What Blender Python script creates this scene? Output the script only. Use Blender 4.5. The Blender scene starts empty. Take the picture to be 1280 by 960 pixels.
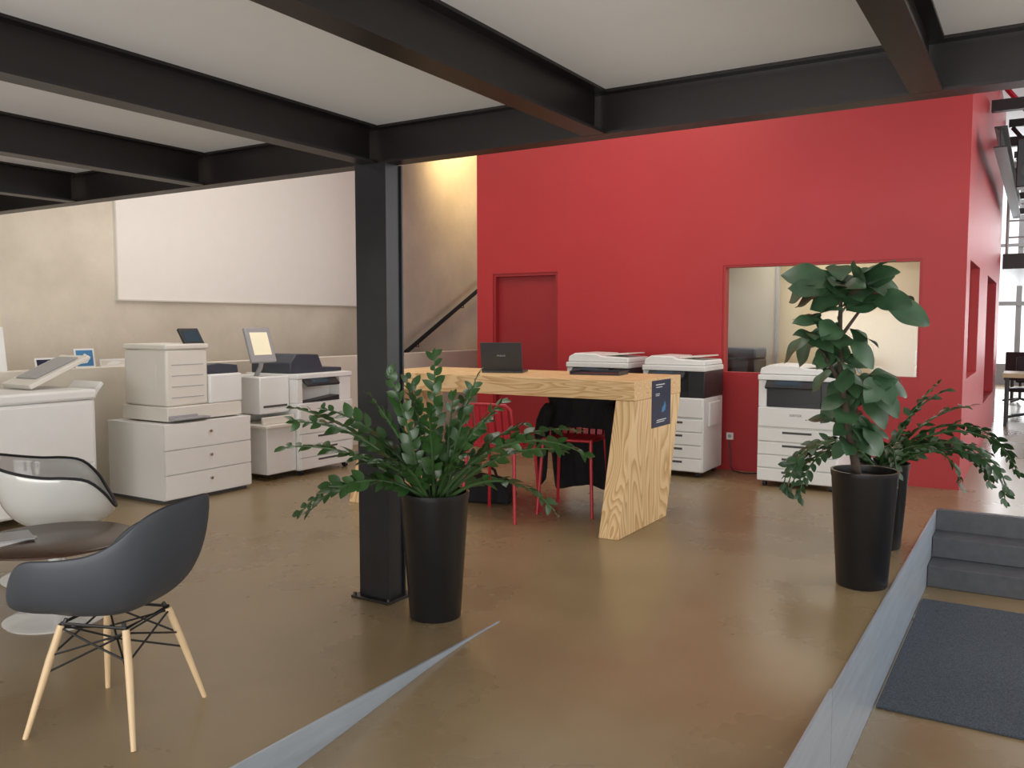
import bpy, bmesh, math, random
from mathutils import Vector, Matrix, Euler
scene=bpy.context.scene
COL=scene.collection
rad=math.radians
# ---------------------------------------------------------------- materials
MATS={}
def mat(name,col,rough=.5,metal=0,var=0,vscale=6,bump=0,bscale=60,emit=0,rvar=0,coat=0,spec=.5,stretch=None,col2=None,detail=6,p0=.32,p1=.68):
    m=bpy.data.materials.new(name); m.use_nodes=True
    nt=m.node_tree; b=nt.nodes['Principled BSDF']
    b.inputs['Base Color'].default_value=(*col,1); b.inputs['Roughness'].default_value=rough
    b.inputs['Metallic'].default_value=metal; b.inputs['Coat Weight'].default_value=coat
    b.inputs['Specular IOR Level'].default_value=spec
    tc=nt.nodes.new('ShaderNodeTexCoord'); mp=nt.nodes.new('ShaderNodeMapping')
    nt.links.new(tc.outputs['Object'],mp.inputs[0])
    if stretch: mp.inputs['Scale'].default_value=stretch
    n=nt.nodes.new('ShaderNodeTexNoise'); n.inputs['Scale'].default_value=vscale; n.inputs['Detail'].default_value=detail
    n.inputs['Roughness'].default_value=.6
    nt.links.new(mp.outputs[0],n.inputs['Vector'])
    r=nt.nodes.new('ShaderNodeValToRGB')
    c2=col2 if col2 else tuple(min(1,c*(1+var)) for c in col); c1=col if col2 else tuple(c*(1-var) for c in col)
    r.color_ramp.elements[0].position=p0; r.color_ramp.elements[1].position=p1
    r.color_ramp.elements[0].color=(*c1,1); r.color_ramp.elements[1].color=(*c2,1)
    nt.links.new(n.outputs['Fac'],r.inputs[0]); nt.links.new(r.outputs[0],b.inputs['Base Color'])
    if rvar:
        mr=nt.nodes.new('ShaderNodeMapRange'); mr.inputs[3].default_value=rough-rvar; mr.inputs[4].default_value=rough+rvar
        mr.inputs[1].default_value=.3; mr.inputs[2].default_value=.7
        nt.links.new(n.outputs['Fac'],mr.inputs[0]); nt.links.new(mr.outputs[0],b.inputs['Roughness'])
    if bump:
        n2=nt.nodes.new('ShaderNodeTexNoise'); n2.inputs['Scale'].default_value=bscale; n2.inputs['Detail'].default_value=4
        nt.links.new(mp.outputs[0],n2.inputs['Vector'])
        bp=nt.nodes.new('ShaderNodeBump'); bp.inputs['Strength'].default_value=bump; bp.inputs['Distance'].default_value=.01
        nt.links.new(n2.outputs['Fac'],bp.inputs['Height']); nt.links.new(bp.outputs[0],b.inputs['Normal'])
    if emit:
        b.inputs['Emission Color'].default_value=(*col,1); b.inputs['Emission Strength'].default_value=emit
    MATS[name]=m; return m
def woodmat(name,scale,c1,c2):
    m=bpy.data.materials.new(name); m.use_nodes=True; nt=m.node_tree; b=nt.nodes['Principled BSDF']
    tc=nt.nodes.new('ShaderNodeTexCoord'); mp=nt.nodes.new('ShaderNodeMapping'); mp.inputs['Scale'].default_value=scale
    nt.links.new(tc.outputs['Object'],mp.inputs[0])
    n=nt.nodes.new('ShaderNodeTexNoise'); n.inputs['Scale'].default_value=1.0; n.inputs['Detail'].default_value=2; n.inputs['Distortion'].default_value=.6
    nt.links.new(mp.outputs[0],n.inputs['Vector'])
    mu=nt.nodes.new('ShaderNodeMath'); mu.operation='MULTIPLY'; mu.inputs[1].default_value=20
    nt.links.new(n.outputs['Fac'],mu.inputs[0])
    fr=nt.nodes.new('ShaderNodeMath'); fr.operation='FRACT'; nt.links.new(mu.outputs[0],fr.inputs[0])
    r=nt.nodes.new('ShaderNodeValToRGB'); r.color_ramp.elements[0].color=(*c1,1); r.color_ramp.elements[1].color=(*c2,1)
    r.color_ramp.elements[0].position=.3; r.color_ramp.elements[1].position=.88
    e=r.color_ramp.elements.new(.99); e.color=(*c1,1)
    nt.links.new(fr.outputs[0],r.inputs[0]); nt.links.new(r.outputs[0],b.inputs['Base Color'])
    b.inputs['Roughness'].default_value=.5
    MATS[name]=m; return m
M_floor=mat('polished_brown_concrete',(.195,.138,.070),.28,vscale=.75,col2=(.315,.232,.130),rvar=.04,spec=.5,detail=5,p0=.26,p1=.76)
M_conc=mat('concrete_wall',(.55,.495,.40),.8,vscale=.9,col2=(.73,.665,.55),bump=.15,bscale=25)
M_parapet=mat('pale_plaster',(.72,.67,.57),.8,var=.04,vscale=3)
M_red=mat('red_paint',(.37,.016,.020),.5,var=.03,vscale=1.5,bump=.03,bscale=80)
M_reddoor=mat('red_door_paint',(.26,.011,.015),.42,var=.03)
M_ceil=mat('ceiling_paint',(.80,.81,.83),.9,var=.02,vscale=2)
M_steel=mat('dark_painted_steel',(.009,.006,.006),.38,var=.25,vscale=5,bump=.03)
M_colsteel=mat('dark_blue_black_steel',(.010,.010,.012),.32,var=.3,vscale=7,bump=.03)
M_alu=mat('brushed_galvanised_plate',(.42,.48,.55),.42,metal=.55,var=.1,vscale=20,stretch=(1,.1,1))
M_white=mat('white_laminate',(.78,.77,.74),.4,var=.015)
M_board=mat('whiteboard_surface',(.88,.85,.79),.4,var=.01)
M_pw=mat('printer_white_plastic',(.76,.76,.74),.42,var=.02)
M_pc=mat('printer_cream_plastic',(.70,.67,.60),.45,var=.02)
M_pg=mat('printer_grey_plastic',(.34,.34,.35),.45,var=.03)
M_lg=mat('pale_grey_panel',(.50,.47,.40),.6,var=.02)
M_dk=mat('dark_plastic',(.022,.023,.027),.4,var=.1)
M_navy=mat('dark_blue_grey_plastic',(.035,.042,.06),.4,var=.1)
M_slot=mat('slot_shadow_and_dark_plastic',(.07,.07,.07),.7,var=.1)  # shade of grip recesses and slots put into the colour; also plain dark parts
M_screen=mat('lit_display',(.75,.70,.5),.2,emit=.35)
M_screend=mat('blue_display',(.03,.05,.07),.15,emit=.1)
M_pot=mat('black_plastic_pot',(.008,.008,.009),.33,var=.2,bump=.02)
M_soil=mat('potting_soil',(.03,.02,.012),.95,var=.4,vscale=40,bump=.6,bscale=50)
M_leaf=mat('zz_leaf',(.014,.046,.011),.34,vscale=3,col2=(.038,.098,.023))
M_leafd=mat('dark_leaf',(.012,.040,.012),.38,vscale=9,col2=(.028,.075,.022))
M_fig=mat('fig_leaf',(.020,.056,.024),.42,vscale=5,col2=(.050,.115,.048))
M_stem=mat('green_stem',(.035,.08,.02),.5,var=.2)
M_bark=mat('bark',(.05,.036,.024),.9,var=.3,vscale=20,bump=.3)
M_ply=woodmat('pine_plywood_long',(.7,7,7),(.80,.56,.29),(.57,.33,.13))
M_plyv=woodmat('pine_plywood_upright',(3,2.6,.5),(.80,.57,.30),(.56,.33,.13))
M_maple=mat('maple_dowel',(.66,.48,.28),.45,var=.12,vscale=12,stretch=(1,1,.1))
M_shell=mat('slate_grey_shell',(.048,.056,.068),.5,var=.06,vscale=4)
M_shellw=mat('white_gloss_shell',(.62,.62,.59),.12,var=.01,coat=.6)
M_cush=mat('black_upholstery',(.015,.015,.017),.8,var=.2,vscale=60,bump=.3,bscale=300)
M_wire=mat('black_wire',(.01,.01,.01),.45,var=.1)
M_redm=mat('red_lacquered_metal',(.45,.015,.03),.35,var=.03)
M_cloth=mat('black_cloth',(.008,.008,.010),.9,var=.3,vscale=8,bump=.4,bscale=80)
M_mat=mat('entrance_carpet',(.030,.038,.048),.95,vscale=160,col2=(.10,.118,.142),bump=.8,bscale=220,detail=2,p0=.35,p1=.7)
M_step=mat('slate_step',(.07,.075,.085),.5,var=.15,vscale=14)
M_dred=mat('dark_brown_glossy_top',(.060,.030,.018),.25,var=.25,vscale=4,spec=.3)
M_cream=mat('cream_paint',(.68,.57,.39),.7,var=.02)
M_paper=mat('paper',(.8,.8,.78),.8,var=.02)
M_blue=mat('poster_blue',(.006,.018,.055),.4,var=.3,vscale=8)
M_lblue=mat('light_blue_print',(.05,.22,.45),.4,var=.1)
M_redp=mat('red_print',(.32,.025,.02),.4)
M_chrome=mat('chrome',(.6,.6,.6),.2,metal=1)
M_wallw=mat('white_paint',(.75,.76,.78),.7,var=.02)
M_tablew=mat('light_wood',(.55,.40,.24),.5,var=.1,vscale=10)
M_glass=bpy.data.materials.new('window_glass'); M_glass.use_nodes=True
nt=M_glass.node_tree; nt.nodes.clear()
o=nt.nodes.new('ShaderNodeOutputMaterial'); mx=nt.nodes.new('ShaderNodeMixShader'); tr=nt.nodes.new('ShaderNodeBsdfTransparent'); gl=nt.nodes.new('ShaderNodeBsdfGlossy')
gl.inputs['Roughness'].default_value=.08; mx.inputs[0].default_value=.03; tr.inputs[0].default_value=(.95,.97,.96,1)
nt.links.new(tr.outputs[0],mx.inputs[1]); nt.links.new(gl.outputs[0],mx.inputs[2]); nt.links.new(mx.outputs[0],o.inputs[0])

# ---------------------------------------------------------------- builder
class B:
    def __init__(s): s.v=[]; s.f=[]
    def add(s,vs,fs,M=None):
        k=len(s.v)
        s.v+=[ (M@Vector(p) if M else Vector(p)) for p in vs]
        s.f+=[tuple(i+k for i in f) for f in fs]; return s
    def box(s,x0,y0,z0,x1,y1,z1,M=None):
        vs=[(x0,y0,z0),(x1,y0,z0),(x1,y1,z0),(x0,y1,z0),(x0,y0,z1),(x1,y0,z1),(x1,y1,z1),(x0,y1,z1)]
        return s.add(vs,[(0,3,2,1),(4,5,6,7),(0,1,5,4),(1,2,6,5),(2,3,7,6),(3,0,4,7)],M)
    def cyl(s,p0,p1,r0,r1=None,n=16):
        return s.tube([p0,p1],[r0,r1 if r1 is not None else r0],n)
    def tube(s,pts,r,n=10):
        pts=[Vector(p) for p in pts]
        if not isinstance(r,(list,tuple)): r=[r]*len(pts)
        vs=[];fs=[]; prev=None
        for i,p in enumerate(pts):
            t=(pts[min(i+1,len(pts)-1)]-pts[max(i-1,0)]).normalized()
            if prev is None:
                a=Vector((0,0,1)) if abs(t.z)<.9 else Vector((1,0,0)); x=t.cross(a).normalized()
            else: x=(prev-t*prev.dot(t)).normalized()
            prev=x; y=t.cross(x)
            for k in range(n):
                an=2*math.pi*k/n; vs.append(p+(x*math.cos(an)+y*math.sin(an))*r[i])
        for i in range(len(pts)-1):
            for k in range(n):
                k2=(k+1)%n; fs.append((i*n+k,i*n+k2,(i+1)*n+k2,(i+1)*n+k))
        fs.append(tuple(range(n))[::-1]); fs.append(tuple((len(pts)-1)*n+k for k in range(n)))
        return s.add(vs,fs)
    def lathe(s,prof,n=40,c=(0,0,0)):
        vs=[];fs=[]; m=len(prof)
        for (r,z) in prof:
            for k in range(n):
                an=2*math.pi*k/n; vs.append((c[0]+max(r,1e-4)*math.cos(an),c[1]+max(r,1e-4)*math.sin(an),c[2]+z))
        for i in range(m-1):
            for k in range(n):
                k2=(k+1)%n; fs.append((i*n+k,i*n+k2,(i+1)*n+k2,(i+1)*n+k))
        return s.add(vs,fs)
    def prism(s,poly,axis,a0,a1,M=None):
        def P(p,a):
            return (a,p[0],p[1]) if axis=='x' else ((p[0],a,p[1]) if axis=='y' else (p[0],p[1],a))
        n=len(poly); vs=[P(p,a0) for p in poly]+[P(p,a1) for p in poly]
        fs=[tuple(range(n))[::-1],tuple(range(n,2*n))]+[(i,(i+1)%n,n+(i+1)%n,n+i) for i in range(n)]
        return s.add(vs,fs,M)
    def leaf(s,base,d,n,L,W,droop=.25,shape=1.0,seg=5,fold=.18,wave=0):
        d=d.normalized(); sd=d.cross(n)
        if sd.length<1e-3: sd=d.cross(Vector((1,0,0)))
        sd.normalize(); n=sd.cross(d); vs=[];fs=[]
        for i in range(seg+1):
            t=i/seg; c=base+d*L*t*(1-.15*t*droop)-n*droop*L*t*t
            w=W*.5*max(.03,math.sin(math.pi*min(1,max(0,t))**shape))**.75 if 0<t<1 else W*.02
            wv=wave*W*math.sin(t*11)
            vs+= [c+sd*w+n*(fold*w+wv),c,c-sd*w+n*(fold*w-wv)]
        for i in range(seg):
            k=i*3; fs+=[(k,k+1,k+4,k+3),(k+1,k+2,k+5,k+4)]
        return s.add(vs,fs)
def obj_from(name,b,m,smooth=True,bevel=0,recalc=True,subsurf=0,solid=0,segs=2):
    me=bpy.data.meshes.new(name); me.from_pydata([tuple(p) for p in b.v],[],b.f)
    if recalc:
        bm=bmesh.new(); bm.from_mesh(me); bmesh.ops.recalc_face_normals(bm,faces=bm.faces); bm.to_mesh(me); bm.free()
    if smooth:
        for p in me.polygons: p.use_smooth=True
        if not subsurf: me.set_sharp_from_angle(angle=rad(38))
    me.materials.append(m); me.update()
    o=bpy.data.objects.new(name,me); COL.objects.link(o)
    if solid:
        md=o.modifiers.new('solid','SOLIDIFY'); md.thickness=solid; md.offset=0
    if bevel:
        md=o.modifiers.new('bevel','BEVEL'); md.width=bevel; md.segments=segs; md.limit_method='ANGLE'; md.harden_normals=False
    if subsurf:
        md=o.modifiers.new('sub','SUBSURF'); md.levels=subsurf; md.render_levels=subsurf
    return o
def meta(o,label,cat,group=None):
    o['label']=label; o['category']=cat
    if group: o['group']=group
def thing(name,label,cat,loc=(0,0,0),rz=0,group=None):
    e=bpy.data.objects.new(name,None); e.empty_display_size=.1; COL.objects.link(e)
    e.location=loc; e.rotation_euler=(0,0,rad(rz)); meta(e,label,cat,group); return e
def solo(name,label,cat,b,m,loc=(0,0,0),rz=0,group=None,**k):
    o=obj_from(name,b,m,**k); o.location=loc; o.rotation_euler=(0,0,rad(rz)); meta(o,label,cat,group); return o
def part(par,name,b,m,label=None,**k):
    o=obj_from(name,b,m,**k); o.parent=par
    if label: o['label']=label
    return o
def struct(name,b,m,smooth=False,**k):
    o=obj_from(name,b,m,smooth=smooth,**k); o['kind']='structure'; return o
def textpart(par,name,s,size,m,loc,rot,ext=.0008):
    cu=bpy.data.curves.new(name,'FONT'); cu.body=s; cu.size=size; cu.align_x='CENTER'; cu.align_y='CENTER'; cu.extrude=ext
    t=bpy.data.objects.new('tmp',cu); COL.objects.link(t); dg=bpy.context.evaluated_depsgraph_get()
    me=bpy.data.meshes.new_from_object(t.evaluated_get(dg)); bpy.data.objects.remove(t); me.materials.clear(); me.materials.append(m)
    o=bpy.data.objects.new(name,me); COL.objects.link(o); o.parent=par; o.location=loc; o.rotation_euler=rot; return o
def dup(e,loc,rz,label=None):
    n=e.copy(); COL.objects.link(n); n.location=loc; n.rotation_euler=(0,0,rad(rz))
    if label: n['label']=label
    def rec(src,dst):
        for c in src.children:
            k=c.copy(); COL.objects.link(k); k.parent=dst; k.matrix_parent_inverse=c.matrix_parent_inverse.copy(); rec(c,k)
    rec(e,n); return n

# ---------------------------------------------------------------- setting
ZL=-.46; XP=-.65; XC=-2.21; YR=3.45; YS=7.40
def rampz(y):
    d=YR-y
    if d<=0: return 0
    return -.10*d*d if d<.6 else -.036-.12*(d-.6)
yb=YR-.6-(-.036-ZL)/.12
b=B()
b.box(-8.4,-4,-.7,XC-.012,24,0); b.box(XC-.012,YR,-.7,XP-.012,24,0); b.box(XP-.012,YS,-.7,4.6,24,0)
struct('floor',b,M_floor)
struct('floor.001',B().box(XP,-4,ZL-.24,4.6,YS,ZL),M_floor)
ys=[YR-i*.05 for i in range(13)]+[yb]
rp=[(y,rampz(y)) for y in ys]
struct('floor.002',B().prism(rp+[(-4,ZL),(-4,ZL-.2),(YR,ZL-.2)],'x',XC,XP-.012),M_floor,smooth=True)
solo('metal_edging','thin brushed metal edging plate along the upper floor beside the ramp','metal edging',
     B().prism([(YR+.02,.004)]+[(y,z-.003) for y,z in rp]+[(-3.5,ZL),(-3.5,.004)],'x',XC-.011,XC-.001),M_alu,smooth=False)
solo('metal_edging','tall brushed metal plate beside the carpeted entrance area','metal edging',
     B().box(XP-.011,YR+.02,ZL+.001,XP-.001,YS,.006),M_alu,smooth=False)
solo('metal_edging','tall brushed metal plate along the open side of the ramp','metal edging',
     B().box(XP-.011,-3.5,ZL+.001,XP-.001,YR+.012,.022),M_alu,smooth=False)
e=thing('entry_steps','dark slate steps from the entrance up to the hall floor','steps',(0,0,0))
part(e,'step',B().box(XP+.002,6.84,ZL,2.5,7.40,ZL+.155),M_step,smooth=False,bevel=.006)
part(e,'step',B().box(XP+.002,7.12,ZL+.156,2.5,7.399,ZL+.31),M_step,smooth=False,bevel=.006)
part(e,'step',B().box(XP+.002,7.385,ZL+.311,2.5,7.399,.002),M_step,smooth=False)
part(e,'step_nosing',B().box(XP+.002,7.402,.001,2.5,7.47,.006),M_step,smooth=False)
solo('entrance_mat','speckled grey entrance carpet mat on the lower floor','mat',
     B().box(XP+.012,4.5,ZL+.001,1.9,6.48,ZL+.014),M_mat,smooth=False,bevel=.004)
# walls
struct('wall_left',B().box(-8.4,-4,0,-8.2,24,5.3),M_conc)
struct('wall_left_low',B().box(-7.18,-4,0,-7.0,13,1.08),M_parapet,bevel=.004)
X0,X1,Y0,Y1,ZT=-5.67,-.57,8.4,8.55,4.6
WX0,WX1,WZ0,WZ1=-2.72,-.92,.96,2.04
DX0,DX1,DZ=-5.45,-4.59,2.04
b=B(); b.box(X0,Y0,0,DX0,Y1,ZT); b.box(DX0,Y0,DZ,DX1,Y1,ZT); b.box(DX1,Y0,0,WX0,Y1,ZT)
b.box(WX0,Y0,0,WX1,Y1,WZ0); b.box(WX0,Y0,WZ1,WX1,Y1,ZT); b.box(WX1,Y0,0,X1,Y1,ZT)
struct('wall_back',b,M_red)
b=B(); b.box(X1-.15,Y1,0,X1,8.8,ZT); b.box(X1-.15,8.8,0,X1,10.2,.96); b.box(X1-.15,8.8,2.04,X1,10.2,ZT)
b.box(X1-.15,10.2,0,X1,11.7,ZT); b.box(X1-.15,11.7,2.04,X1,14,ZT); b.box(X1-.15,14,0,X1,15,ZT); b.box(X1-.15,11.7,0,X1,14,.5)
struct('wall_block_side',b,M_red)
struct('wall_block_left',B().box(X0,Y1,0,X0+.15,15,ZT),M_red)
struct('wall_block_rear',B().box(X0+.15,14.85,0,X1-.15,15,ZT),M_red)
# room behind the window
struct('wall_inner_back',B().box(-4.2,10.9,0,X1-.15,11,2.6),M_cream)
struct('wall_inner_left',B().box(-4.2,Y1,0,-4.1,10.9,2.6),M_cream)
struct('ceiling_inner',B().box(-4.2,Y1,2.6,X1-.15,11,2.7),M_wallw)
# door + frame
struct('door_1',B().box(DX0+.035,8.47,0.01,DX1-.035,8.51,DZ-.035),M_reddoor,bevel=.003)
b=B(); b.box(DX0,8.41,0,DX0+.035,8.54,DZ-.035); b.box(DX1-.035,8.41,0,DX1,8.54,DZ-.035); b.box(DX0,8.41,DZ-.035,DX1,8.54,DZ)
struct('trim_1',b,M_reddoor)
b=B(); t=.02
b.box(WX0,8.41,WZ0+t,WX0+t,8.54,WZ1-t); b.box(WX1-t,8.41,WZ0+t,WX1,8.54,WZ1-t); b.box(WX0,8.41,WZ1-t,WX1,8.54,WZ1); b.box(WX0,8.41,WZ0,WX1,8.54,WZ0+t)
struct('trim_2',b,M_red)
struct('window_1',B().box(WX0+t,8.47,WZ0+t,WX1-t,8.475,WZ1-t),M_glass)
struct('window_2',B().box(X1-.08,8.8,.96,X1-.075,10.2,2.04),M_glass)
# right facade, far wall, roofs
b=B(); b.box(4.5,-4,ZL,4.6,24,.3); b.box(4.5,-4,4.6,4.6,24,5.3)
for y in range(-4,25,2): b.box(4.5,y-.08,.3,4.6,y+.08,4.6)
b.box(4.5,-4,2.3,4.6,24,2.6)
struct('wall_right',b,M_wallw)
b=B(); b.box(-8.2,23.9,0,4.5,24,.5); b.box(-8.2,23.9,4.8,4.5,24,5.3)
x=-8.2
while x<4.4: b.box(x,23.9,.5,x+.12,24,4.8); x+=.85
b.box(-8.2,23.88,1.9,4.5,24,2.0); b.box(-8.2,23.88,3.3,4.5,24,3.38)
struct('wall_far',b,M_pg)
struct('ceiling',B().box(-8.2,-4,2.47,4.5,3.52,2.62),M_ceil)
struct('ceiling.001',B().box(-8.4,-4,5.3,4.6,24,5.4),M_wallw)
struct('ceiling.002',B().box(-.55,15.2,2.30,4.5,22,2.53),M_steel)
# ---------------------------------------------------------------- steel
def ibeam_poly(w,h,tf,tw):
    return [(-w/2,0),(w/2,0),(w/2,tf),(tw/2,tf),(tw/2,h-tf),(w/2,h-tf),(w/2,h),(-w/2,h),(-w/2,h-tf),(-tw/2,h-tf),(-tw/2,tf),(-w/2,tf)]
P=ibeam_poly(.105,.19,.012,.01); ZB=2.28
solo('steel_beam','long dark painted steel edge beam carried by the column','steel beam',
     B().prism([(3.47+p[0],p[1]) for p in P],'x',-8.19,4.49),M_steel,loc=(0,0,ZB),smooth=False,group='mezzanine steel beams')
for xx in (-8.15+1.25,-5.6,-4.3,-2.97,-1.69,-.38,.92,2.22,3.52):
    bb=B().prism(P,'y',-4,3.41)
    solo('steel_beam','dark painted steel joist under the pale ceiling','steel beam',bb,M_steel,loc=(xx,0,ZB),smooth=False,group='mezzanine steel beams')
e=thing('steel_column','dark painted steel column on a bolted base plate','column',(-2.965,3.48,0))
w,h2,tf,r_=.205,.068,.011,.012
poly=[(-w/2,-h2),(w/2,-h2),(w/2,-h2+tf),(w/2-r_,-h2+tf),(w/2-r_,h2-tf),(w/2,h2-tf),(w/2,h2),(-w/2,h2),(-w/2,h2-tf),(-w/2+r_,h2-tf),(-w/2+r_,-h2+tf),(-w/2,-h2+tf)]
part(e,'shaft',B().prism(poly,'z',.012,ZB),M_colsteel,smooth=False)
part(e,'base_plate',B().box(-.13,-.11,0,.13,.11,.013),M_steel,smooth=False,bevel=.002)
for sx in(-1,1):
    for sy in(-1,1): part(e,'bolt',B().cyl((sx*.115,sy*.095,.013),(sx*.115,sy*.095,.028),.009,n=6),M_steel)
# whiteboard
e=thing('whiteboard','large blank white board mounted on the concrete wall','whiteboard',(-8.2,5.45,1.72))
part(e,'panel',B().box(.004,.0,.0,.03,4.3,2.0),M_board,smooth=False)
b=B(); b.box(.0,-.012,-.015,.036,4.312,0); b.box(0,-.012,2.0,.036,4.312,2.015); b.box(0,-.012,0,.036,0,2.0); b.box(0,4.3,0,.036,4.312,2)
part(e,'frame',b,M_pc,label='thin pale frame',smooth=False)
# staircase + rail
b=B()
for i in range(11): b.box(-8.199,11.2+i*.29,0,-7.185,11.2+(i+1)*.29,.15*(i+1))
solo('staircase','concrete stair rising along the concrete wall behind the low wall','stairs',b,M_conc,smooth=False)
e=thing('handrail','dark metal handrail sloping up the concrete wall','handrail',(-8.1,0,0))
part(e,'rail',B().tube([(0,9.95,.98),(0,10.17,1.08),(0,13.2,2.62)],.034,10),M_cloth)
for y in(10.4,11.6,12.8):
    z=1.08+(y-10.17)*.508; part(e,'bracket',B().tube([(0,y,z-.02),(0,y,z-.08),(-.099,y,z-.08)],.008,8),M_wire)

# ---------------------------------------------------------------- desk
e=thing('high_desk','thick pine plywood waterfall standing desk with slab legs','desk',(0,0,0))
ZD=1.065; TH=.14
part(e,'desktop',B().box(-4.80,5.48,ZD-TH,-2.385,6.37,ZD),M_ply,smooth=False,bevel=.004)
part(e,'leg',B().prism([(5.22,0),(6.10,0),(6.365,ZD-TH-.001),(5.485,ZD-TH-.001)],'x',-2.53,-2.385),M_plyv,smooth=False,bevel=.004)
part(e,'leg',B().prism([(5.22,0),(6.10,0),(6.365,ZD-TH-.001),(5.485,ZD-TH-.001)],'x',-4.80,-4.66),M_plyv,smooth=False,bevel=.004)
# poster
e=thing('poster','dark blue printed notice taped to the end of the plywood desk','poster',(-2.384,5.95,.70),0)
part(e,'sheet',B().box(-.001,-.163,.002,.002,.203,.348),M_navy,smooth=False)
part(e,'printed_field',B().box(.002,-.160,.005,.003,.200,.345),M_blue,smooth=False)
for (c_,w_,z_,h_) in [(-.03,.17,.312,.006),(-.05,.12,.294,.005),(.0,.18,.050,.005),(-.02,.15,.036,.005),(-.08,.08,.245,.004),(-.08,.07,.233,.004)]:
    part(e,'text_line',B().box(.003,.02+c_-w_/2,z_,.0036,.02+c_+w_/2,z_+h_),M_paper,smooth=False)
part(e,'printed_figure',B().prism([(.02,.11),(.05,.105),(.09,.12),(.105,.155),(.08,.19),(.06,.155),(.03,.14)],'x',.003,.0036),M_lblue,smooth=False)
# laptop
e=thing('laptop','open black laptop standing on the plywood desk','laptop',(-3.76,5.98,ZD),200)
part(e,'base',B().box(-.17,-.12,.0,.17,.12,.018),M_dk,bevel=.003)
part(e,'keyboard',B().box(-.15,-.06,.018,.15,.08,.0195),M_slot,smooth=False)
Mx=Matrix.Translation((0,.12,.018))@Matrix.Rotation(rad(-14),4,'X')
part(e,'screen_lid',B().box(-.17,-.006,0,.17,.004,.235,Mx),M_dk,bevel=.002)
part(e,'display',B().box(-.155,-.0075,.015,.155,-.006,.22,Mx),M_slot,smooth=False)
p=Mx@Vector((0,.0046,.13)); textpart(e,'lid_logo','ASUS',.030,M_pg,p,Euler((rad(90-14),0,rad(180)),'XYZ'))
solo('desk_tray','low black document tray lying on the plywood desk','tray',B().box(-.2,-.13,0,.2,.13,.012).box(-.2,.12,.012,.2,.13,.03).box(-.2,-.13,.012,-.19,.12,.03).box(.19,-.13,.012,.2,.12,.03),M_dk,loc=(-2.95,6.08,ZD),rz=8,smooth=False,bevel=.002)

# ---------------------------------------------------------------- red chairs
def red_chair(loc,rz,label):
    e=thing('metal_chair',label,'chair',loc,rz,'red metal chairs at the desk')
    for sx in(-1,1):
        part(e,'leg',B().tube([(sx*.19,-.2,.62),(sx*.205,-.23,.3),(sx*.22,-.255,0)],.013),M_redm)
        part(e,'leg',B().tube([(sx*.19,.19,.60),(sx*.205,.22,.3),(sx*.22,.245,0)],.013),M_redm)
    b=B().tube([(-.19,-.2,.62),(.19,-.2,.62)],.012).tube([(-.19,.19,.6),(.19,.19,.6)],.012).tube([(-.19,-.2,.62),(-.19,.19,.6)],.012).tube([(.19,-.2,.62),(.19,.19,.6)],.012)
    for i in range(7):
        x=-.165+i*.055; b.box(x-.024,-.2,.612,x+.024,.2,.625)
    part(e,'seat',b,M_redm)
    b=B().tube([(-.19,.19,.6),(-.195,.23,.8),(-.19,.25,.9),(-.15,.255,.935),(0,.26,.94),(.15,.255,.935),(.19,.25,.9),(.195,.23,.8),(.19,.19,.6)],.012)
    Mb=Matrix.Translation((0,.2,.62))@Matrix.Rotation(rad(-10),4,'X')
    for i in range(6):
        x=-.145+i*.058; b.box(x-.021,-.004,0,x+.021,.004,.315,Mb)
    part(e,'backrest',b,M_redm)
    e.scale=(1,1,.93)
    return e
red_chair((-3.47,5.46,0),188,'red metal chair with slatted back, tucked at the desk')
red_chair((-3.08,5.92,0),10,'red metal chair with a black jacket over its back')
e2=thing('jacket','black jacket draped over the back of the red chair','jacket',(-3.08,5.92,0),10)
b=B(); nu,nv=18,26; vs=[];fs=[]
for j in range(nv+1):
    for i in range(nu+1):
        u=(i/nu-.5); v=j/nv
        if v<.45: y=.335; z=.895-(.45-v)/.45*.76; y+=.02*(.45-v)
        elif v<.53: a=(v-.45)/.08*math.pi; y=.257+.078*math.cos(a)*1.0; z=.895+.014*math.sin(a)
        else: y=.175; z=.895-(v-.53)/.47*.26
        fold=.022*math.sin(u*22+v*5)+.012*math.sin(u*47)
        x=u*(.58+.07*math.sin(v*6)); z-=.06*abs(u)*2*(1 if v<.45 else .3)
        if v<.45: y+=fold+.015
        if v>.55: y-=fold*.8+.012
        vs.append((x,y,z))
for j in range(nv):
    for i in range(nu): k=j*(nu+1)+i; fs.append((k,k+1,k+nu+2,k+nu+1))
b.add(vs,fs); part(e2,'jacket_body',b,M_cloth,solid=.012,subsurf=1,recalc=False)
for sx in(-1,1): part(e2,'sleeve',B().tube([(sx*.22,.10,.84),(sx*.29,.06,.70),(sx*.30,.05,.45),(sx*.29,.045,.16)],[.055,.068,.06,.05],12),M_cloth,subsurf=1)
e=thing('shoulder_bag','slumped black fabric bag on the floor under the desk','bag',(-3.85,5.85,0),15)
part(e,'bag_body',B().prism([(-.21,0),(.21,0),(.23,.06),(.17,.17),(.06,.20),(-.10,.22),(-.20,.14),(-.23,.05)],'y',-.12,.12),M_cloth,bevel=.035,segs=3)
part(e,'strap',B().tube([(-.12,0,.20),(-.09,0,.27),(0,.02,.29),(.06,0,.26),(.09,0,.18)],.012),M_cloth)

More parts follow.
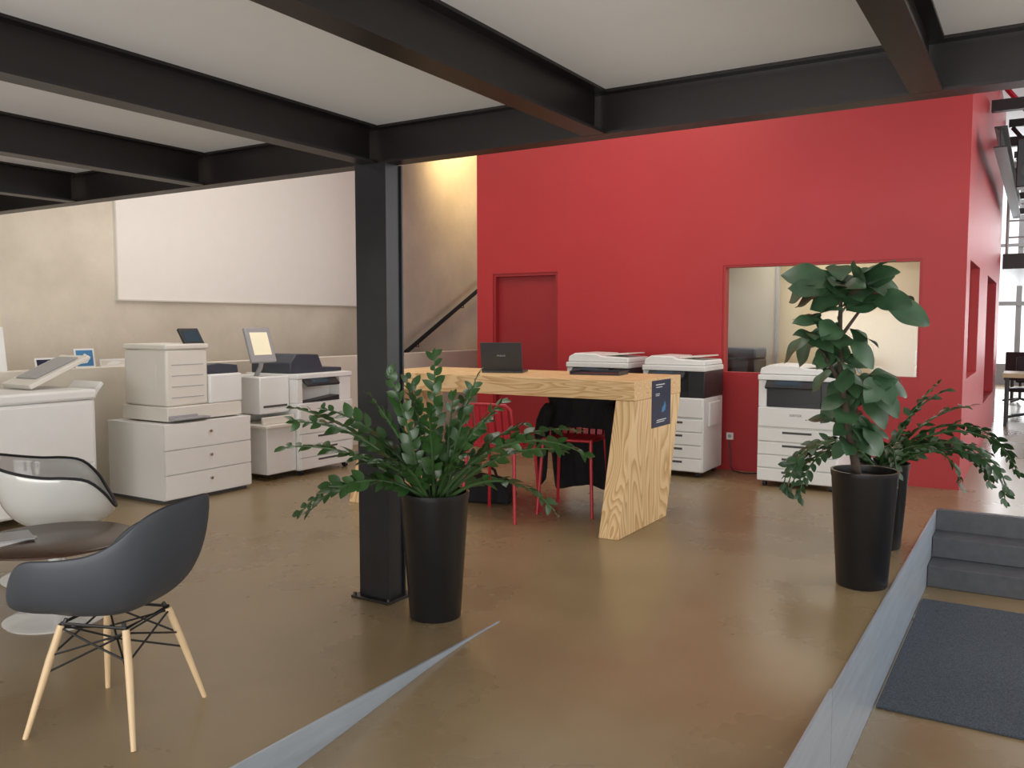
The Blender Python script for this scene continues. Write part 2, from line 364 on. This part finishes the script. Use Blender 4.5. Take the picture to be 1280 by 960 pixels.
# ---------------------------------------------------------------- cabinets / printers
e=thing('drawer_cabinet','white three-drawer cabinet with small round knobs under the desktop printer','cabinet',(-6.325,4.775,0),90)
W,Dp,H=.88,.75,.65
part(e,'body',B().box(-W/2,-Dp/2+.02,.03,W/2,Dp/2,H-.02),M_white,smooth=False,bevel=.002)
part(e,'cabinet_top',B().box(-W/2-.004,-Dp/2,H-.02,W/2+.004,Dp/2+.002,H),M_white,smooth=False,bevel=.003)
part(e,'plinth',B().box(-W/2+.02,-Dp/2+.05,0,W/2-.02,Dp/2-.02,.03),M_slot,smooth=False)
for i in range(3):
    z0=.04+i*.2; d=part(e,'drawer',B().box(-W/2+.003,-Dp/2,z0,W/2-.003,-Dp/2+.019,z0+.192),M_white,smooth=False,bevel=.002)
    o_=part(d,'knob',B().cyl((0,-Dp/2,z0+.12),(0,-Dp/2-.02,z0+.12),.010,.013),M_chrome,label='small metal knob')

def copier(name,label,loc,rz,w,d,h,adf=True,dark=True,grp='office copiers',trays=4,logo=None,deep=.16):
    e=thing(name,label,'copier',loc,rz,grp)
    for sx in(-1,1):
        for sy in(-1,1): part(e,'caster',B().cyl((sx*(w/2-.06)-.015,sy*(d/2-.07),.03),(sx*(w/2-.06)+.015,sy*(d/2-.07),.03),.03),M_dk)
    zb=.05; zt=h*.50; ze=h*.66; zs=h*.88
    part(e,'body',B().box(-w/2,-d/2+.02,zb,w/2,d/2,ze),M_pw,bevel=.01)
    th=(zt-zb-.02)/trays
    for i in range(trays):
        z0=zb+.01+i*th
        tpart=part(e,'paper_tray',B().box(-w/2+.008,-d/2,z0,w/2-.008,-d/2+.022,z0+th-.010),M_pw,bevel=.004)
        part(tpart,'handle',B().box(-w*.18,-d/2-.0015,z0+th*.60,w*.18,-d/2+.001,z0+th*.76),M_slot,smooth=False)
    part(e,'front_door',B().box(-w/2+.008,-d/2,zt,w/2-.008,-d/2+.022,ze-.004),M_pw,bevel=.006)
    b=B(); b.box(-w/2,-d/2+.03,ze+.001,-w/2+.07,d/2-.001,zs-.001)
    part(e,'side_pillar',b,M_pw,bevel=.005)
    b=B(); b.box(-w/2+.071,-d/2+deep,ze+.001,w/2-.16,d/2-.002,zs-.001); b.box(w/2-.16,-d/2+.03,ze+.001,w/2,d/2-.002,zs-.001)
    part(e,'output_bay',b,M_dk if dark else M_pw,bevel=.005)
    part(e,'output_tray',B().prism([(-w/2+.075,ze+.002),(w/2-.165,ze+.05),(w/2-.165,ze+.002)],'y',-d/2+.035,-d/2+deep-.002),M_dk,smooth=False)
    part(e,'scanner_unit',B().box(-w/2-.005,-d/2+.015,zs,w/2+.005,d/2,zs+h*.045),M_pw,bevel=.008)
    z1=zs+h*.045
    if adf:
        part(e,'document_feeder',B().prism([(-w/2,z1+.002),(w/2,z1+.002),(w/2-.01,z1+h*.045),(w*.05,z1+h*.055),(-w*.02,h),(-w*.38,h+.005),(-w/2+.01,z1+h*.05)],'y',-d/2+.05,d/2-.01),M_pw,bevel=.012,segs=3)
        part(e,'feeder_tray',B().prism([(w*.06,z1+h*.060),(w*.46,z1+h*.075),(w*.46,z1+h*.085),(w*.06,z1+h*.072)],'y',-d/2+.12,d/2-.07),M_pc,smooth=False)
    Mp=Matrix.Translation((-w*.10,-d/2-.03,zs-.05))@Matrix.Rotation(rad(-50),4,'X')
    cp=part(e,'control_panel',B().box(-w*.30,-.0,-.01,w*.30,.025,.13,Mp),M_dk,bevel=.004)
    part(cp,'screen',B().box(-w*.18,-.002,.01,w*.12,.0,.115,Mp),M_screend,smooth=False)
    part(e,'bypass_tray',B().box(w/2,-d*.25,h*.42,w/2+.022,d*.28,h*.62),M_pw,bevel=.005)
    if logo: textpart(e,'logo',logo,.045,M_pg,(-w*.02,-d/2-.002,ze-.06),Euler((rad(90),0,0)))
    return e
copier('office_copier','white office copier with low document feeder behind the desk',(-3.80,8.04,0),0,.68,.58,1.16)
copier('office_copier','white office copier with dark upper front against the red wall',(-2.99,8.04,0),0,.62,.58,1.15,deep=.05)
copier('office_copier','wide white office copier with black panel beside the potted fig',(-1.80,7.98,0),0,.70,.60,1.09,logo='xerox',deep=.05)
e=thing('wall_socket','small white wall socket on the red wall','socket',(-2.62,8.4,.34))
part(e,'plate',B().box(-.035,-.01,-.035,.035,-.001,.035),M_white,bevel=.002)
part(e,'socket_hole',B().cyl((0,-.0105,0),(0,-.008,0),.018),M_pg)
solo('power_cable','black power cable lying on the floor by the red wall','cable',B().tube([(-2.62,8.38,.30),(-2.60,8.36,.05),(-2.55,8.3,.008),(-2.4,8.22,.008),(-2.25,8.34,.008)],.006,8),M_dk)

# large copier with touchscreen (faces +X)
e=copier('office_copier','large white office copier with raised touchscreen and side shelf',(-6.36,6.22,0),90,.74,.74,1.06,adf=False,dark=False)
part(e,'document_feeder',B().prism([(-.36,.98),(.35,.98),(.35,1.02),(.08,1.03),(.02,1.16),(-.28,1.17),(-.36,1.08)],'y',-.24,.3),M_navy,label='dark blue-grey document feeder',bevel=.01)
b=B(); b.box(-.74,-.32,.06,-.375,.32,.50)
part(e,'side_cabinet',b,M_pw,bevel=.01)
part(e,'side_shelf',B().box(-.80,-.38,.50,-.375,.3,.53).box(-.78,-.32,.53,-.39,-.29,.60),M_pc,bevel=.006)
part(e,'side_unit',B().box(-.74,-.24,.62,-.375,.32,.97).box(-.74,.06,.53,-.375,.32,.62),M_pw,bevel=.012)
part(e,'side_slot',B().box(-.70,-.245,.68,-.41,-.239,.70),M_slot)
part(e,'panel_arm',B().tube([(-.62,-.05,.96),(-.62,-.12,1.05),(-.62,-.14,1.12)],.022,12),M_pg)
Mp=Matrix.Translation((-.62,-.17,1.10))@Matrix.Rotation(rad(-18),4,'X')
cp=part(e,'touch_panel',B().box(-.15,-.015,0,.15,.02,.34,Mp),M_pg,bevel=.008)
part(cp,'screen',B().box(-.105,-.018,.07,.105,-.015,.29,Mp),M_screen,label='lit pale touchscreen',smooth=False)

# desktop printer on cabinet (faces +X)
e=thing('desktop_printer','cream desktop printer with tilted control screen on the white cabinet','printer',(-6.33,4.80,.65),90,'office copiers')
part(e,'paper_tray_base',B().box(-.38,-.31,.012,.38,.29,.13),M_pc,bevel=.008)
for sx in(-.28,.28):
    for sy in(-.2,.2): part(e,'foot',B().cyl((sx,sy,0),(sx,sy,.012),.02),M_dk)
part(e,'output_tray',B().box(-.37,-.33,.03,-.10,-.311,.06).box(-.37,-.39,.025,-.02,-.311,.04),M_pg,bevel=.004)
part(e,'tower',B().box(-.36,-.28,.131,.05,.28,.60),M_pc,bevel=.02)
part(e,'tower_lid',B().box(-.37,-.29,.601,.06,.285,.645),M_pc,bevel=.012)
b=B()
for i in range(4): b.box(-.31,-.283,.2+i*.09,.0,-.279,.206+i*.09)
part(e,'vent_slots',b,M_pg,smooth=False)
part(e,'side_recess',B().box(-.363,-.15,.27,-.359,.2,.48),M_pc,smooth=False,bevel=.001)
part(e,'engine_body',B().box(.052,-.30,.131,.40,.28,.38),M_pw,bevel=.015)
part(e,'top_cover',B().prism([(.054,.381),(.395,.381),(.385,.45),(.19,.47),(.054,.46)],'y',-.26,.26),M_navy,label='dark blue-grey top cover',bevel=.008)
Mp=Matrix.Translation((-.02,-.2,.635))@Matrix.Rotation(rad(-35),4,'X')
cp=part(e,'control_panel',B().box(-.10,-.015,-.01,.10,.01,.16,Mp),M_dk,bevel=.005)
part(cp,'screen',B().box(-.08,-.0175,.02,.08,-.015,.13,Mp),M_screend,smooth=False)

# big machine (faces +X)
e=thing('production_printer','bulky white production printer with tilted tray on top','printer',(-6.52,3.35,0),90,'office copiers')
for sx in(-.45,.45):
    for sy in(-.25,.25): part(e,'caster',B().cyl((sx-.015,sy,.03),(sx+.015,sy,.03),.03),M_dk)
part(e,'body',B().box(-.6,-.31,.06,.57,.33,.88),M_pw,bevel=.02)
part(e,'top_cover',B().box(-.61,-.32,.882,.58,.34,.96),M_pw,bevel=.02)
part(e,'front_door',B().box(-.2,-.325,.40,.54,-.308,.86),M_pw,bevel=.006)
for i in range(2):
    tp=part(e,'paper_tray',B().box(-.2,-.325,.08+i*.155,.54,-.308,.225+i*.155),M_pw,bevel=.005)
    part(tp,'handle',B().box(0,-.327,.17+i*.155,.3,-.324,.195+i*.155),M_slot,smooth=False)
part(e,'tilted_tray',B().prism([(.22,.965),(.70,1.18),(.69,1.21),(.20,1.0)],'y',-.06,.33),M_pc,bevel=.006)
part(e,'tray_insert',B().prism([(.29,1.042),(.63,1.190),(.63,1.196),(.29,1.050)],'y',0,.28),M_pg,smooth=False)
part(e,'side_tray',B().prism([(.575,.72),(.78,.98),(.76,1.0),(.575,.80)],'y',-.10,.28),M_pw,bevel=.004)

def framed(loc,rz,w,h,label,cm,tilt=-12):
    e=thing('picture_card',label,'picture',loc,rz,'printed samples on the low wall')
    Mp=Matrix.Rotation(rad(tilt),4,'X')
    part(e,'card',B().box(-w/2,0,0,w/2,.006,h,Mp),M_paper,smooth=False)
    part(e,'print',B().box(-w/2+.015,-.001,.015,w/2-.015,0,h-.015,Mp),cm,smooth=False)
    part(e,'printed_shape',B().prism([(-w*.3,h*.2),(w*.1,h*.25),(w*.3,h*.55),(0,h*.75),(-w*.2,h*.5)],'y',-.002,-.001,Mp),M_paper if cm is not M_paper else M_redp,smooth=False)
framed((-7.06,4.38,1.08),80,.17,.17,'small upright card with a blue picture on the low wall',M_lblue)
framed((-7.06,4.06,1.08),95,.24,.10,'small blue printed card leaning on the low wall',M_blue)
framed((-7.05,3.60,1.08),90,.22,.36,'white printed sheet with red figure leaning on the low wall',M_paper,-8)
framed((-7.08,4.66,1.08),90,.26,.07,'low white printed card on the low wall',M_pc)

# ---------------------------------------------------------------- shell chairs
def catmull(P,t):
    n=len(P); i=int(t)%n; f=t-int(t); p0,p1,p2,p3=[Vector(P[(i+k)%n]) for k in(-1,0,1,2)]
    return .5*((2*p1)+(-p0+p2)*f+(2*p0-5*p1+4*p2-p3)*f*f+(-p0+3*p1-3*p2+p3)*f**3)
def shell(rim,c,n=48,m=10,ph=1.7,pv=2.6,inset=0,smax=1):
    full=rim+[(-x,y,z) for (x,y,z) in rim[-2:0:-1]]
    b=B(); c=Vector(c); vs=[c+Vector((0,0,inset))]; fs=[]
    for j in range(1,m+1):
        s=j/m*smax
        for k in range(n):
            r=catmull(full,k*len(full)/n); hs=1-(1-s)**ph; vzz=s**pv
            p=Vector((c.x+(r.x-c.x)*hs*(1-inset),c.y+(r.y-c.y)*hs*(1-inset),c.z+(r.z-c.z)*vzz+inset*.6)); vs.append(p)
    for k in range(n): fs.append((0,1+k,1+(k+1)%n))
    for j in range(m-1):
        for k in range(n): a=1+j*n+k; bb=1+j*n+(k+1)%n; fs.append((a,a+n,bb+n,bb))
    b.add(vs,fs); return b
rimE=[(0,.275,.83),(.12,.27,.828),(.20,.245,.80),(.245,.19,.735),(.275,.11,.69),(.305,.0,.675),(.305,-.10,.665),(.27,-.18,.60),(.225,-.235,.50),(.14,-.275,.435),(0,-.285,.425)]
rimE=[(x*1.06,y*1.07,z+.006) for x,y,z in rimE]
e=thing('shell_armchair','slate grey moulded armchair on splayed wooden dowel legs','chair',(-2.87,1.865,0),-70)
part(e,'shell',shell(rimE,(0,.0,.425)),M_shell,solid=.008,subsurf=1)
b=B()
for sx in(-1,1):
    for sy in(-1,1):
        part(e,'leg',B().tube([(sx*.125,sy*.13,.385),(sx*.155,sy*.16,.26),(sx*.22,sy*.215,.0)],[.013,.014,.009],12),M_maple)
        b.tube([(sx*.15,sy*.155,.28),(-sx*.128,sy*.133,.375)],.004,6); b.tube([(sx*.15,sy*.155,.28),(sx*.128,-sy*.133,.375)],.004,6)
        b.tube([(sx*.165,sy*.168,.22),(0,0,.30)],.004,6); b.tube([(sx*.125,sy*.13,.385),(0,0,.30)],.004,6)
        b.tube([(sx*.135,sy*.14,.345),(sx*.115,sy*.115,.405)],.008,8)
b.tube([(-.125,-.13,.39),(.125,-.13,.39),(.125,.13,.39),(-.125,.13,.39),(-.125,-.13,.39)],.006,6)
part(e,'wire_brace',b,M_wire,label='black wire cross bracing')
rimT=[(0,.28,.80),(.14,.27,.79),(.23,.23,.765),(.29,.15,.735),(.325,.05,.71),(.335,-.05,.70),(.325,-.14,.67),(.285,-.21,.58),(.22,-.25,.49),(.12,-.27,.45),(0,-.275,.44)]
e=thing('pedestal_armchair','wide glossy silvery-white moulded armchair with black rim on a pedestal','chair',(-4.83,2.78,0),150)
part(e,'shell',shell(rimT,(0,.0,.33),pv=2.2),M_shellw,solid=.010,subsurf=1)
part(e,'seat_cushion',shell(rimT,(0,.0,.342),pv=2.2,inset=.03,smax=.62),M_cush,label='black seat cushion',solid=.012,subsurf=1)
full=rimT+[(-x,y,z) for (x,y,z) in rimT[-2:0:-1]]
b=B(); pts=[catmull(full,k*len(full)/60) for k in range(61)]; b.tube(pts,.0085,8)
part(e,'rim_trim',b,M_cush,label='black edge trim')
part(e,'pedestal',B().lathe([(0,0),(.25,0),(.255,.008),(.23,.018),(.12,.035),(.05,.07),(.03,.14),(.028,.22),(.045,.28),(.10,.322),(0,.325)],40),M_shellw)
e.scale=(1.25,1.15,.90)
e=thing('coffee_table','round dark brown coffee table on a white pedestal base','table',(-4.12,2.36,0))
part(e,'tabletop',B().lathe([(0,.385),(.35,.385),(.37,.392),(.37,.400),(.36,.405),(0,.405)],64),M_dred)
part(e,'pedestal',B().lathe([(0,0),(.235,0),(.24,.008),(.21,.018),(.10,.035),(.045,.07),(.028,.14),(.026,.28),(.05,.345),(.11,.383),(0,.384)],48),M_shellw)
for i,(x,y,r,m_,z) in enumerate([(-4.27,2.17,10,M_paper,0),(-4.28,2.19,-20,M_pg,.008)]):
    solo('magazine',['open white magazine on the round coffee table','grey magazine lying on top of another magazine'][i],'magazine',
      B().box(-.1,-.13,0,.1,.13,.008),m_,loc=(x,y,.4055+z),rz=r,smooth=False,group='magazines on the coffee table')

# ---------------------------------------------------------------- plants
Rv=Vector((.8508,.5255,0)); Fv=Vector((-.5255,.8508,0)); UP=Vector((0,0,1))
def pot(e,h,r0,r1):
    part(e,'pot',B().lathe([(0,0),(r0-.004,0),(r0,.006),(r1-.004,h-.04),(r1,h-.03),(r1+.002,h),(r1-.012,h),(r1-.016,h-.06),(0,h-.06)],48),M_pot)
    part(e,'soil',B().lathe([(r1-.018,h-.05),(r1*.5,h-.035),(0,h-.03)],24),M_soil)
def zz(e,stems,z0,rng,leafL=.085,spread=.06,lm=None,ratio=.5,gap=.042,start=.25):
    bs=B(); bl=B()
    for si,(az,lean,L,curve) in enumerate(stems):
        hd=Rv*math.cos(az)+Fv*math.sin(az)
        p=hd*rng.uniform(.01,spread)+Rv.cross(UP)*rng.uniform(-.03,.03)+Vector((0,0,z0)); n=18; pts=[p.copy()]; st=L/n
        for i in range(n):
            a=lean+curve*(i/n)**1.3; p=p+(hd*math.sin(a)+UP*math.cos(a))*st; pts.append(p.copy())
        bs.tube(pts,[.0105*(1-i/n*.65) for i in range(n+1)],7)
        m=int(L/gap); rot=rng.uniform(-.6,.6)
        for q in range(int(m*start),m+1):
            t=min(q/m,.999)*n; i=int(t); f=t-i; c=pts[i].lerp(pts[i+1],f); tg=(pts[i+1]-pts[i]).normalized()
            sd=tg.cross(UP)
            if sd.length<.35: sd=Rv-tg*Rv.dot(tg)
            sd.normalize()
            sd=Matrix.Rotation(rot+rng.uniform(-.6,.6),3,tg)@sd
            up=sd.cross(tg)
            for s in(-1,1):
                cc=c+tg*gap*.5*(s>0)
                d=(tg*rng.uniform(.6,1.2)+sd*s*rng.uniform(.6,.95)+up*rng.uniform(-.2,.5))
                sc=leafL*rng.uniform(.75,1.12)*(.75 if q>m-3 else 1)
                n_=(up+Vector((rng.uniform(-.5,.5),rng.uniform(-.5,.5),rng.uniform(-.2,.4)))).normalized()
                bl.leaf(cc,d,n_,sc,sc*ratio,rng.uniform(.1,.4),.85,5)
        bl.leaf(pts[-1],tg,up,leafL*.8,leafL*.35,.2,.9,4)
    part(e,'stems',bs,M_stem); part(e,'foliage',bl,lm or M_leaf,recalc=False)
rng=random.Random(11)
e=thing('potted_zz_plant','bushy zz plant with arching glossy stems in a tall black pot','potted plant',(-2.54,3.38,0))
pot(e,.63,.128,.172)
S=[(1.6,.02,.70,.10),(3.3,.16,.64,.2),(.2,.16,.62,.22),(2.2,.25,.62,.3),(1.0,.28,.56,.35),(3.1,.34,.58,.35),(0.1,.38,.56,.4),(2.9,.05,.55,.1),(.4,.04,.5,.1),(4.7,.2,.5,.5)]
for i in range(8):
    az=i*2*math.pi/8*3.0+.4+rng.uniform(-.2,.2); S.append((az,rng.uniform(.35,.65),rng.uniform(.42,.56),rng.uniform(.5,1.1)))
S+=[(3.2,.65,.80,.70),(3.05,.85,.78,.9),(3.45,.55,.76,1.0),(3.0,.48,.70,.9),(0.0,.62,.78,1.1),(-.2,.6,.84,1.5),(.25,.8,.68,1.0),(-.5,.9,.66,1.5),(3.7,.9,.66,1.5),(3.3,1.0,.68,1.5)]
zz(e,S,.58,rng,leafL=.082,ratio=.58,gap=.048,start=.28)
rng=random.Random(4)
e=thing('potted_trailing_plant','drooping leafy plant in a black pot behind the potted fig','potted plant',(-.86,6.0,0))
pot(e,.56,.13,.17)
S=[(0.1,.30,.66,.9),(.15,.6,.74,.9),(.3,.30,.66,.7),(-.1,.9,.70,1.2),(-.3,.6,.95,2.3),(0,.9,.80,1.8),(-.2,.5,.98,2.5),(.1,1.0,.76,1.6),(-.1,.7,.85,2.4),(3.0,.6,.66,2.4),(3.3,.7,.85,2.5),(2.9,.7,.6,2.3),(3.3,.9,.75,2.1),(3.5,.7,.90,2.4),(4.5,.5,.6,2.4),(5.2,.6,.7,2.4),(5.7,.7,.85,2.3),(-.45,.8,.85,2.4),(3.6,.8,.85,2.3)]
zz(e,S,.51,rng,leafL=.080,lm=M_leafd,ratio=.56,gap=.052,start=.15)
# fiddle leaf fig
rng=random.Random(21)
e=thing('potted_fiddle_leaf_fig','tall fiddle-leaf fig with large glossy leaves in a tall black pot','potted plant',(-.81,5.05,0))
pot(e,.65,.135,.178)
def LP(l,z,dp=0): return Rv*l+Fv*dp+Vector((0,0,z))
trunks=[([LP(-.03,.58),LP(-.09,.85),LP(-.14,1.12),LP(-.16,1.38),LP(-.15,1.70,.02)],[.024,.022,.019,.014,.008]),
        ([LP(-.09,.85),LP(-.05,1.0,.03),LP(.00,1.10,.04),LP(.03,1.18,.03)],[.014,.012,.010,.007]),
        ([LP(-.14,1.12),LP(-.24,1.27,-.03),LP(-.31,1.38,-.05)],[.013,.010,.007]),
        ([LP(-.16,1.38),LP(-.07,1.52,-.02),LP(.0,1.66,-.04)],[.011,.008,.006])]
b=B()
for p,r in trunks: b.tube(p,r,10)
part(e,'trunk',b,M_bark)
bl=B()
def figleaf(c,ang,el,L):
    d=Rv*math.cos(ang)*math.cos(el)+Fv*math.sin(ang)*math.cos(el)*.7+UP*math.sin(el)
    n=UP*1.0-Fv*rng.uniform(.2,1.3)+Rv*rng.uniform(-.7,.7)
    bl.leaf(c,d,n,L,L*.64,rng.uniform(.1,.45),1.25,9,.18,.05)
def cluster(cl,cz,cd,n,rl,rz_,L0,L1,el0=-.9,el1=.9):
    for i in range(n):
        a=i*2.399+rng.uniform(-.3,.3); el=rng.uniform(el0,el1)
        c=LP(cl+rng.uniform(-1,1)*rl*.4,cz+rng.uniform(-1,1)*rz_,cd+rng.uniform(-.06,.06)); figleaf(c,a,el,rng.uniform(L0,L1))
cluster(-.17,1.66,.01,26,.24,.05,.20,.29,-.3,.7)
cluster(.0,1.62,-.03,13,.2,.06,.19,.27,-.4,.5)
cluster(-.31,1.42,-.05,15,.2,.06,.17,.24,-.8,.5)
cluster(-.15,1.42,0,10,.24,.06,.17,.23,-.8,.3)
cluster(-.15,1.24,0,8,.16,.05,.16,.22,-1.0,.1)
cluster(.0,1.12,.03,19,.24,.07,.17,.24,-.9,.6)
cluster(-.09,.96,0,12,.15,.07,.16,.23,-1.0,.2)
cluster(-.07,.82,0,6,.12,.05,.14,.20,-1.0,.1)
part(e,'foliage',bl,M_fig,recalc=False,subsurf=1)

# ---------------------------------------------------------------- room behind window
e=thing('glazed_partition','grey glazed partition with dark frames behind the interior window','partition',(-3.35,10.4,0))
b=B()
for x in(-.75,.0,.64): b.box(x,-.03,.05,x+.03,.03,2.35)
b.box(-.75,-.03,2.35,.67,.03,2.4); b.box(-.75,-.03,0,.67,.03,.05)
part(e,'frame',b,M_pg,smooth=False)
part(e,'glazing',B().box(-.72,-.004,.05,.64,.004,2.35),M_lg,label='pale grey panels',smooth=False)
e=thing('side_table','white side table inside the room behind the window','table',(-1.3,10.45,0))
part(e,'tabletop',B().box(-.45,-.3,.72,.45,.3,.75),M_white,smooth=False)
for sx in(-.42,.42):
    for sy in(-.26,.26): part(e,'leg',B().box(sx-.02,sy-.02,0,sx+.02,sy+.02,.72),M_white,smooth=False)
e=thing('compact_printer','small white printer on the side table','printer',(-1.02,10.4,.75))
part(e,'body',B().box(-.14,-.2,0,.14,.2,.26),M_pw,bevel=.015); part(e,'scanner_lid',B().box(-.14,-.2,.261,.14,.2,.42),M_pw,bevel=.015); part(e,'output_slot',B().box(-.10,-.203,.27,.10,-.2,.33),M_slot)
e=thing('dark_printer','dark grey printer on a stand behind the interior window','printer',(-2.85,9.4,0))
part(e,'stand',B().box(-.28,-.25,0,.28,.25,.80),M_pg,bevel=.01); part(e,'body',B().box(-.25,-.22,.801,.25,.22,1.08),M_dk,bevel=.02); part(e,'scanner_lid',B().box(-.25,-.22,1.081,.25,.22,1.20),M_navy,bevel=.02); part(e,'output_tray',B().box(-.16,-.30,.87,.16,-.221,.89),M_pg,bevel=.003)

# ---------------------------------------------------------------- corridor beyond
def wtable(loc):
    e=thing('work_table','long light-wood work table in the far hall','table',loc)
    part(e,'tabletop',B().box(-.9,-.4,.70,.9,.4,.76),M_tablew,smooth=False)
    for sx in(-.85,.85):
        for sy in(-.35,.35): part(e,'leg',B().box(sx-.02,sy-.02,0,sx+.02,sy+.02,.70),M_steel,smooth=False)
wtable((.45,14.4,0)); wtable((.4,19.2,0))
def fchair(loc,rz):
    e=thing('office_chair','black office chair at the far work table','chair',loc,rz,'chairs in the far hall')
    part(e,'seat',B().box(-.23,-.23,.43,.23,.23,.49),M_dk,bevel=.02); part(e,'backrest',B().box(-.21,.2,.55,.21,.24,.95),M_dk,bevel=.02)
    part(e,'stem',B().cyl((0,0,.08),(0,0,.43),.025).tube([(0,.15,.45),(0,.24,.5),(0,.24,.7)],.02),M_dk)
    b=B()
    for k in range(5): a=k*1.2566; b.tube([(0,0,.09),(.28*math.cos(a),.28*math.sin(a),.04)],.02)
    part(e,'star_base',b,M_dk)
    return e
fc=fchair((-.15,15.2,0),-10); dup(fc,(.6,15.3,0),5); dup(fc,(-.3,18.3,0),170)
for i,(y,z) in enumerate([(10.8,3.75),(13,3.75),(15.6,3.75),(18.5,3.75),(21,3.75)]):
    e=thing('roof_truss','steel roof truss spanning the far hall','truss',(0,y,z),0,'roof trusses')
    b=B(); b.box(-.55,-.05,0,4.49,.05,.12); b.box(-.55,-.05,.75,4.49,.05,.87)
    part(e,'chord',b,M_steel,smooth=False)
    b=B(); x=-.5; k=0
    while x<4.3: b.tube([(x,0,.09 if k%2 else .75),(x+.5,0,.75 if k%2 else .09)],.035,6); x+=.5; k+=1
    part(e,'web_bar',b,M_redm if i==1 else M_steel,smooth=False)
e=thing('air_duct','round pale metal air duct under the roof of the far hall','duct',(.02,0,3.45))
part(e,'pipe',B().cyl((0,10.2,0),(0,15.0,0),.13,n=24),M_pg)
for y in(11.5,14.0): part(e,'hanger',B().cyl((0,y,.13),(0,y,1.84),.01,n=8),M_steel)
solo('roof_beam','dark longitudinal roof beam in the far hall','steel beam',B().prism(P,'y',9.0,15.1),M_steel,loc=(-.38,0,3.05),smooth=False)
e=thing('loudspeaker','black loudspeaker hanging from the roof','speaker',(-.16,9.6,2.75))
part(e,'cabinet',B().box(-.10,-.12,0,.14,.12,.45),M_dk,bevel=.01); part(e,'cone',B().cyl((.02,-.125,.15),(.02,-.12,.15),.08),M_slot)
part(e,'hanger',B().cyl((.10,.09,.45),(.10,.09,2.54),.012),M_steel)
e=thing('guard_rail','grey metal guard rail on the far mezzanine','railing',(0,15.25,2.53))
b=B().tube([(-.5,0,1.0),(4.4,0,1.0)],.025)
for z in(.25,.5,.75): b.tube([(-.5,0,z),(4.4,0,z)],.014,6)
part(e,'rail',b,M_pg)
for x in(-.5,.4,1.4,2.4,3.4,4.4): part(e,'post',B().cyl((x,0,0),(x,0,1.0),.022),M_pg)

# ---------------------------------------------------------------- lights
def area(name,loc,rot,sx,sy,p,c=(1,1,1)):
    l=bpy.data.lights.new(name,'AREA'); l.shape='RECTANGLE'; l.size=sx; l.size_y=sy; l.energy=p; l.color=c
    o=bpy.data.objects.new(name,l); COL.objects.link(o); o.location=loc; o.rotation_euler=[rad(a) for a in rot]; return o
def spot(name,loc,tgt,p,c,ang=70,r=.15,blend=.8):
    l=bpy.data.lights.new(name,'SPOT'); l.energy=p; l.color=c; l.spot_size=rad(ang); l.spot_blend=blend; l.shadow_soft_size=r
    o=bpy.data.objects.new(name,l); COL.objects.link(o); o.location=loc; o.rotation_euler=(Vector(tgt)-Vector(loc)).to_track_quat('-Z','Y').to_euler()
area('hall_fill_light',(-5.0,5.6,5.2),(0,0,0),5,3,135,(1,.95,.87))  # added overhead fill for the hall and red wall; roof is closed here
area('window_light',(4.4,7.5,2.4),(0,90,0),4,12,215,(1,.97,.94))
area('far_overhead_fill',(1.5,20,5.0),(0,0,0),4,6,220,(.95,.98,1))  # added fill shining down into the far hall from below the closed roof
area('far_facade_light',(0.5,24.4,2.6),(-90,0,0),7,4,600,(.96,.98,1))
area('entrance_ceiling_fill',(0,-3.8,.9),(112,0,0),9,1.9,360,(1,.97,.93))  # added fill tilted up to brighten the ceiling; no window is built here
spot('wall_washer',(-3.2,6.6,4.9),(-3.2,8.4,3.2),95,(1,.80,.62),75,.4,1)
spot('stair_lamp',(-7.2,11.0,5.1),(-8.2,11.6,4.3),480,(1,.70,.33),95,.4,1)
l=bpy.data.lights.new('room_lamp','AREA'); l.size=1.2; l.energy=32; l.color=(1,.93,.80)
o=bpy.data.objects.new('room_lamp',l); COL.objects.link(o); o.location=(-2.2,9.8,2.55)
w=bpy.data.worlds.new('World'); scene.world=w; w.use_nodes=True
w.node_tree.nodes['Background'].inputs[0].default_value=(.97,.98,1,1); w.node_tree.nodes['Background'].inputs[1].default_value=1.4
scene.view_settings.view_transform='Standard'

# ---------------------------------------------------------------- camera
cam=bpy.data.cameras.new('camera'); co=bpy.data.objects.new('camera',cam); COL.objects.link(co)
cam.sensor_width=36; cam.lens=1070/1280*36; cam.clip_start=.05
co.location=(0,0,1.46); co.rotation_euler=(rad(90-4.01),0,rad(31.7)); scene.camera=co
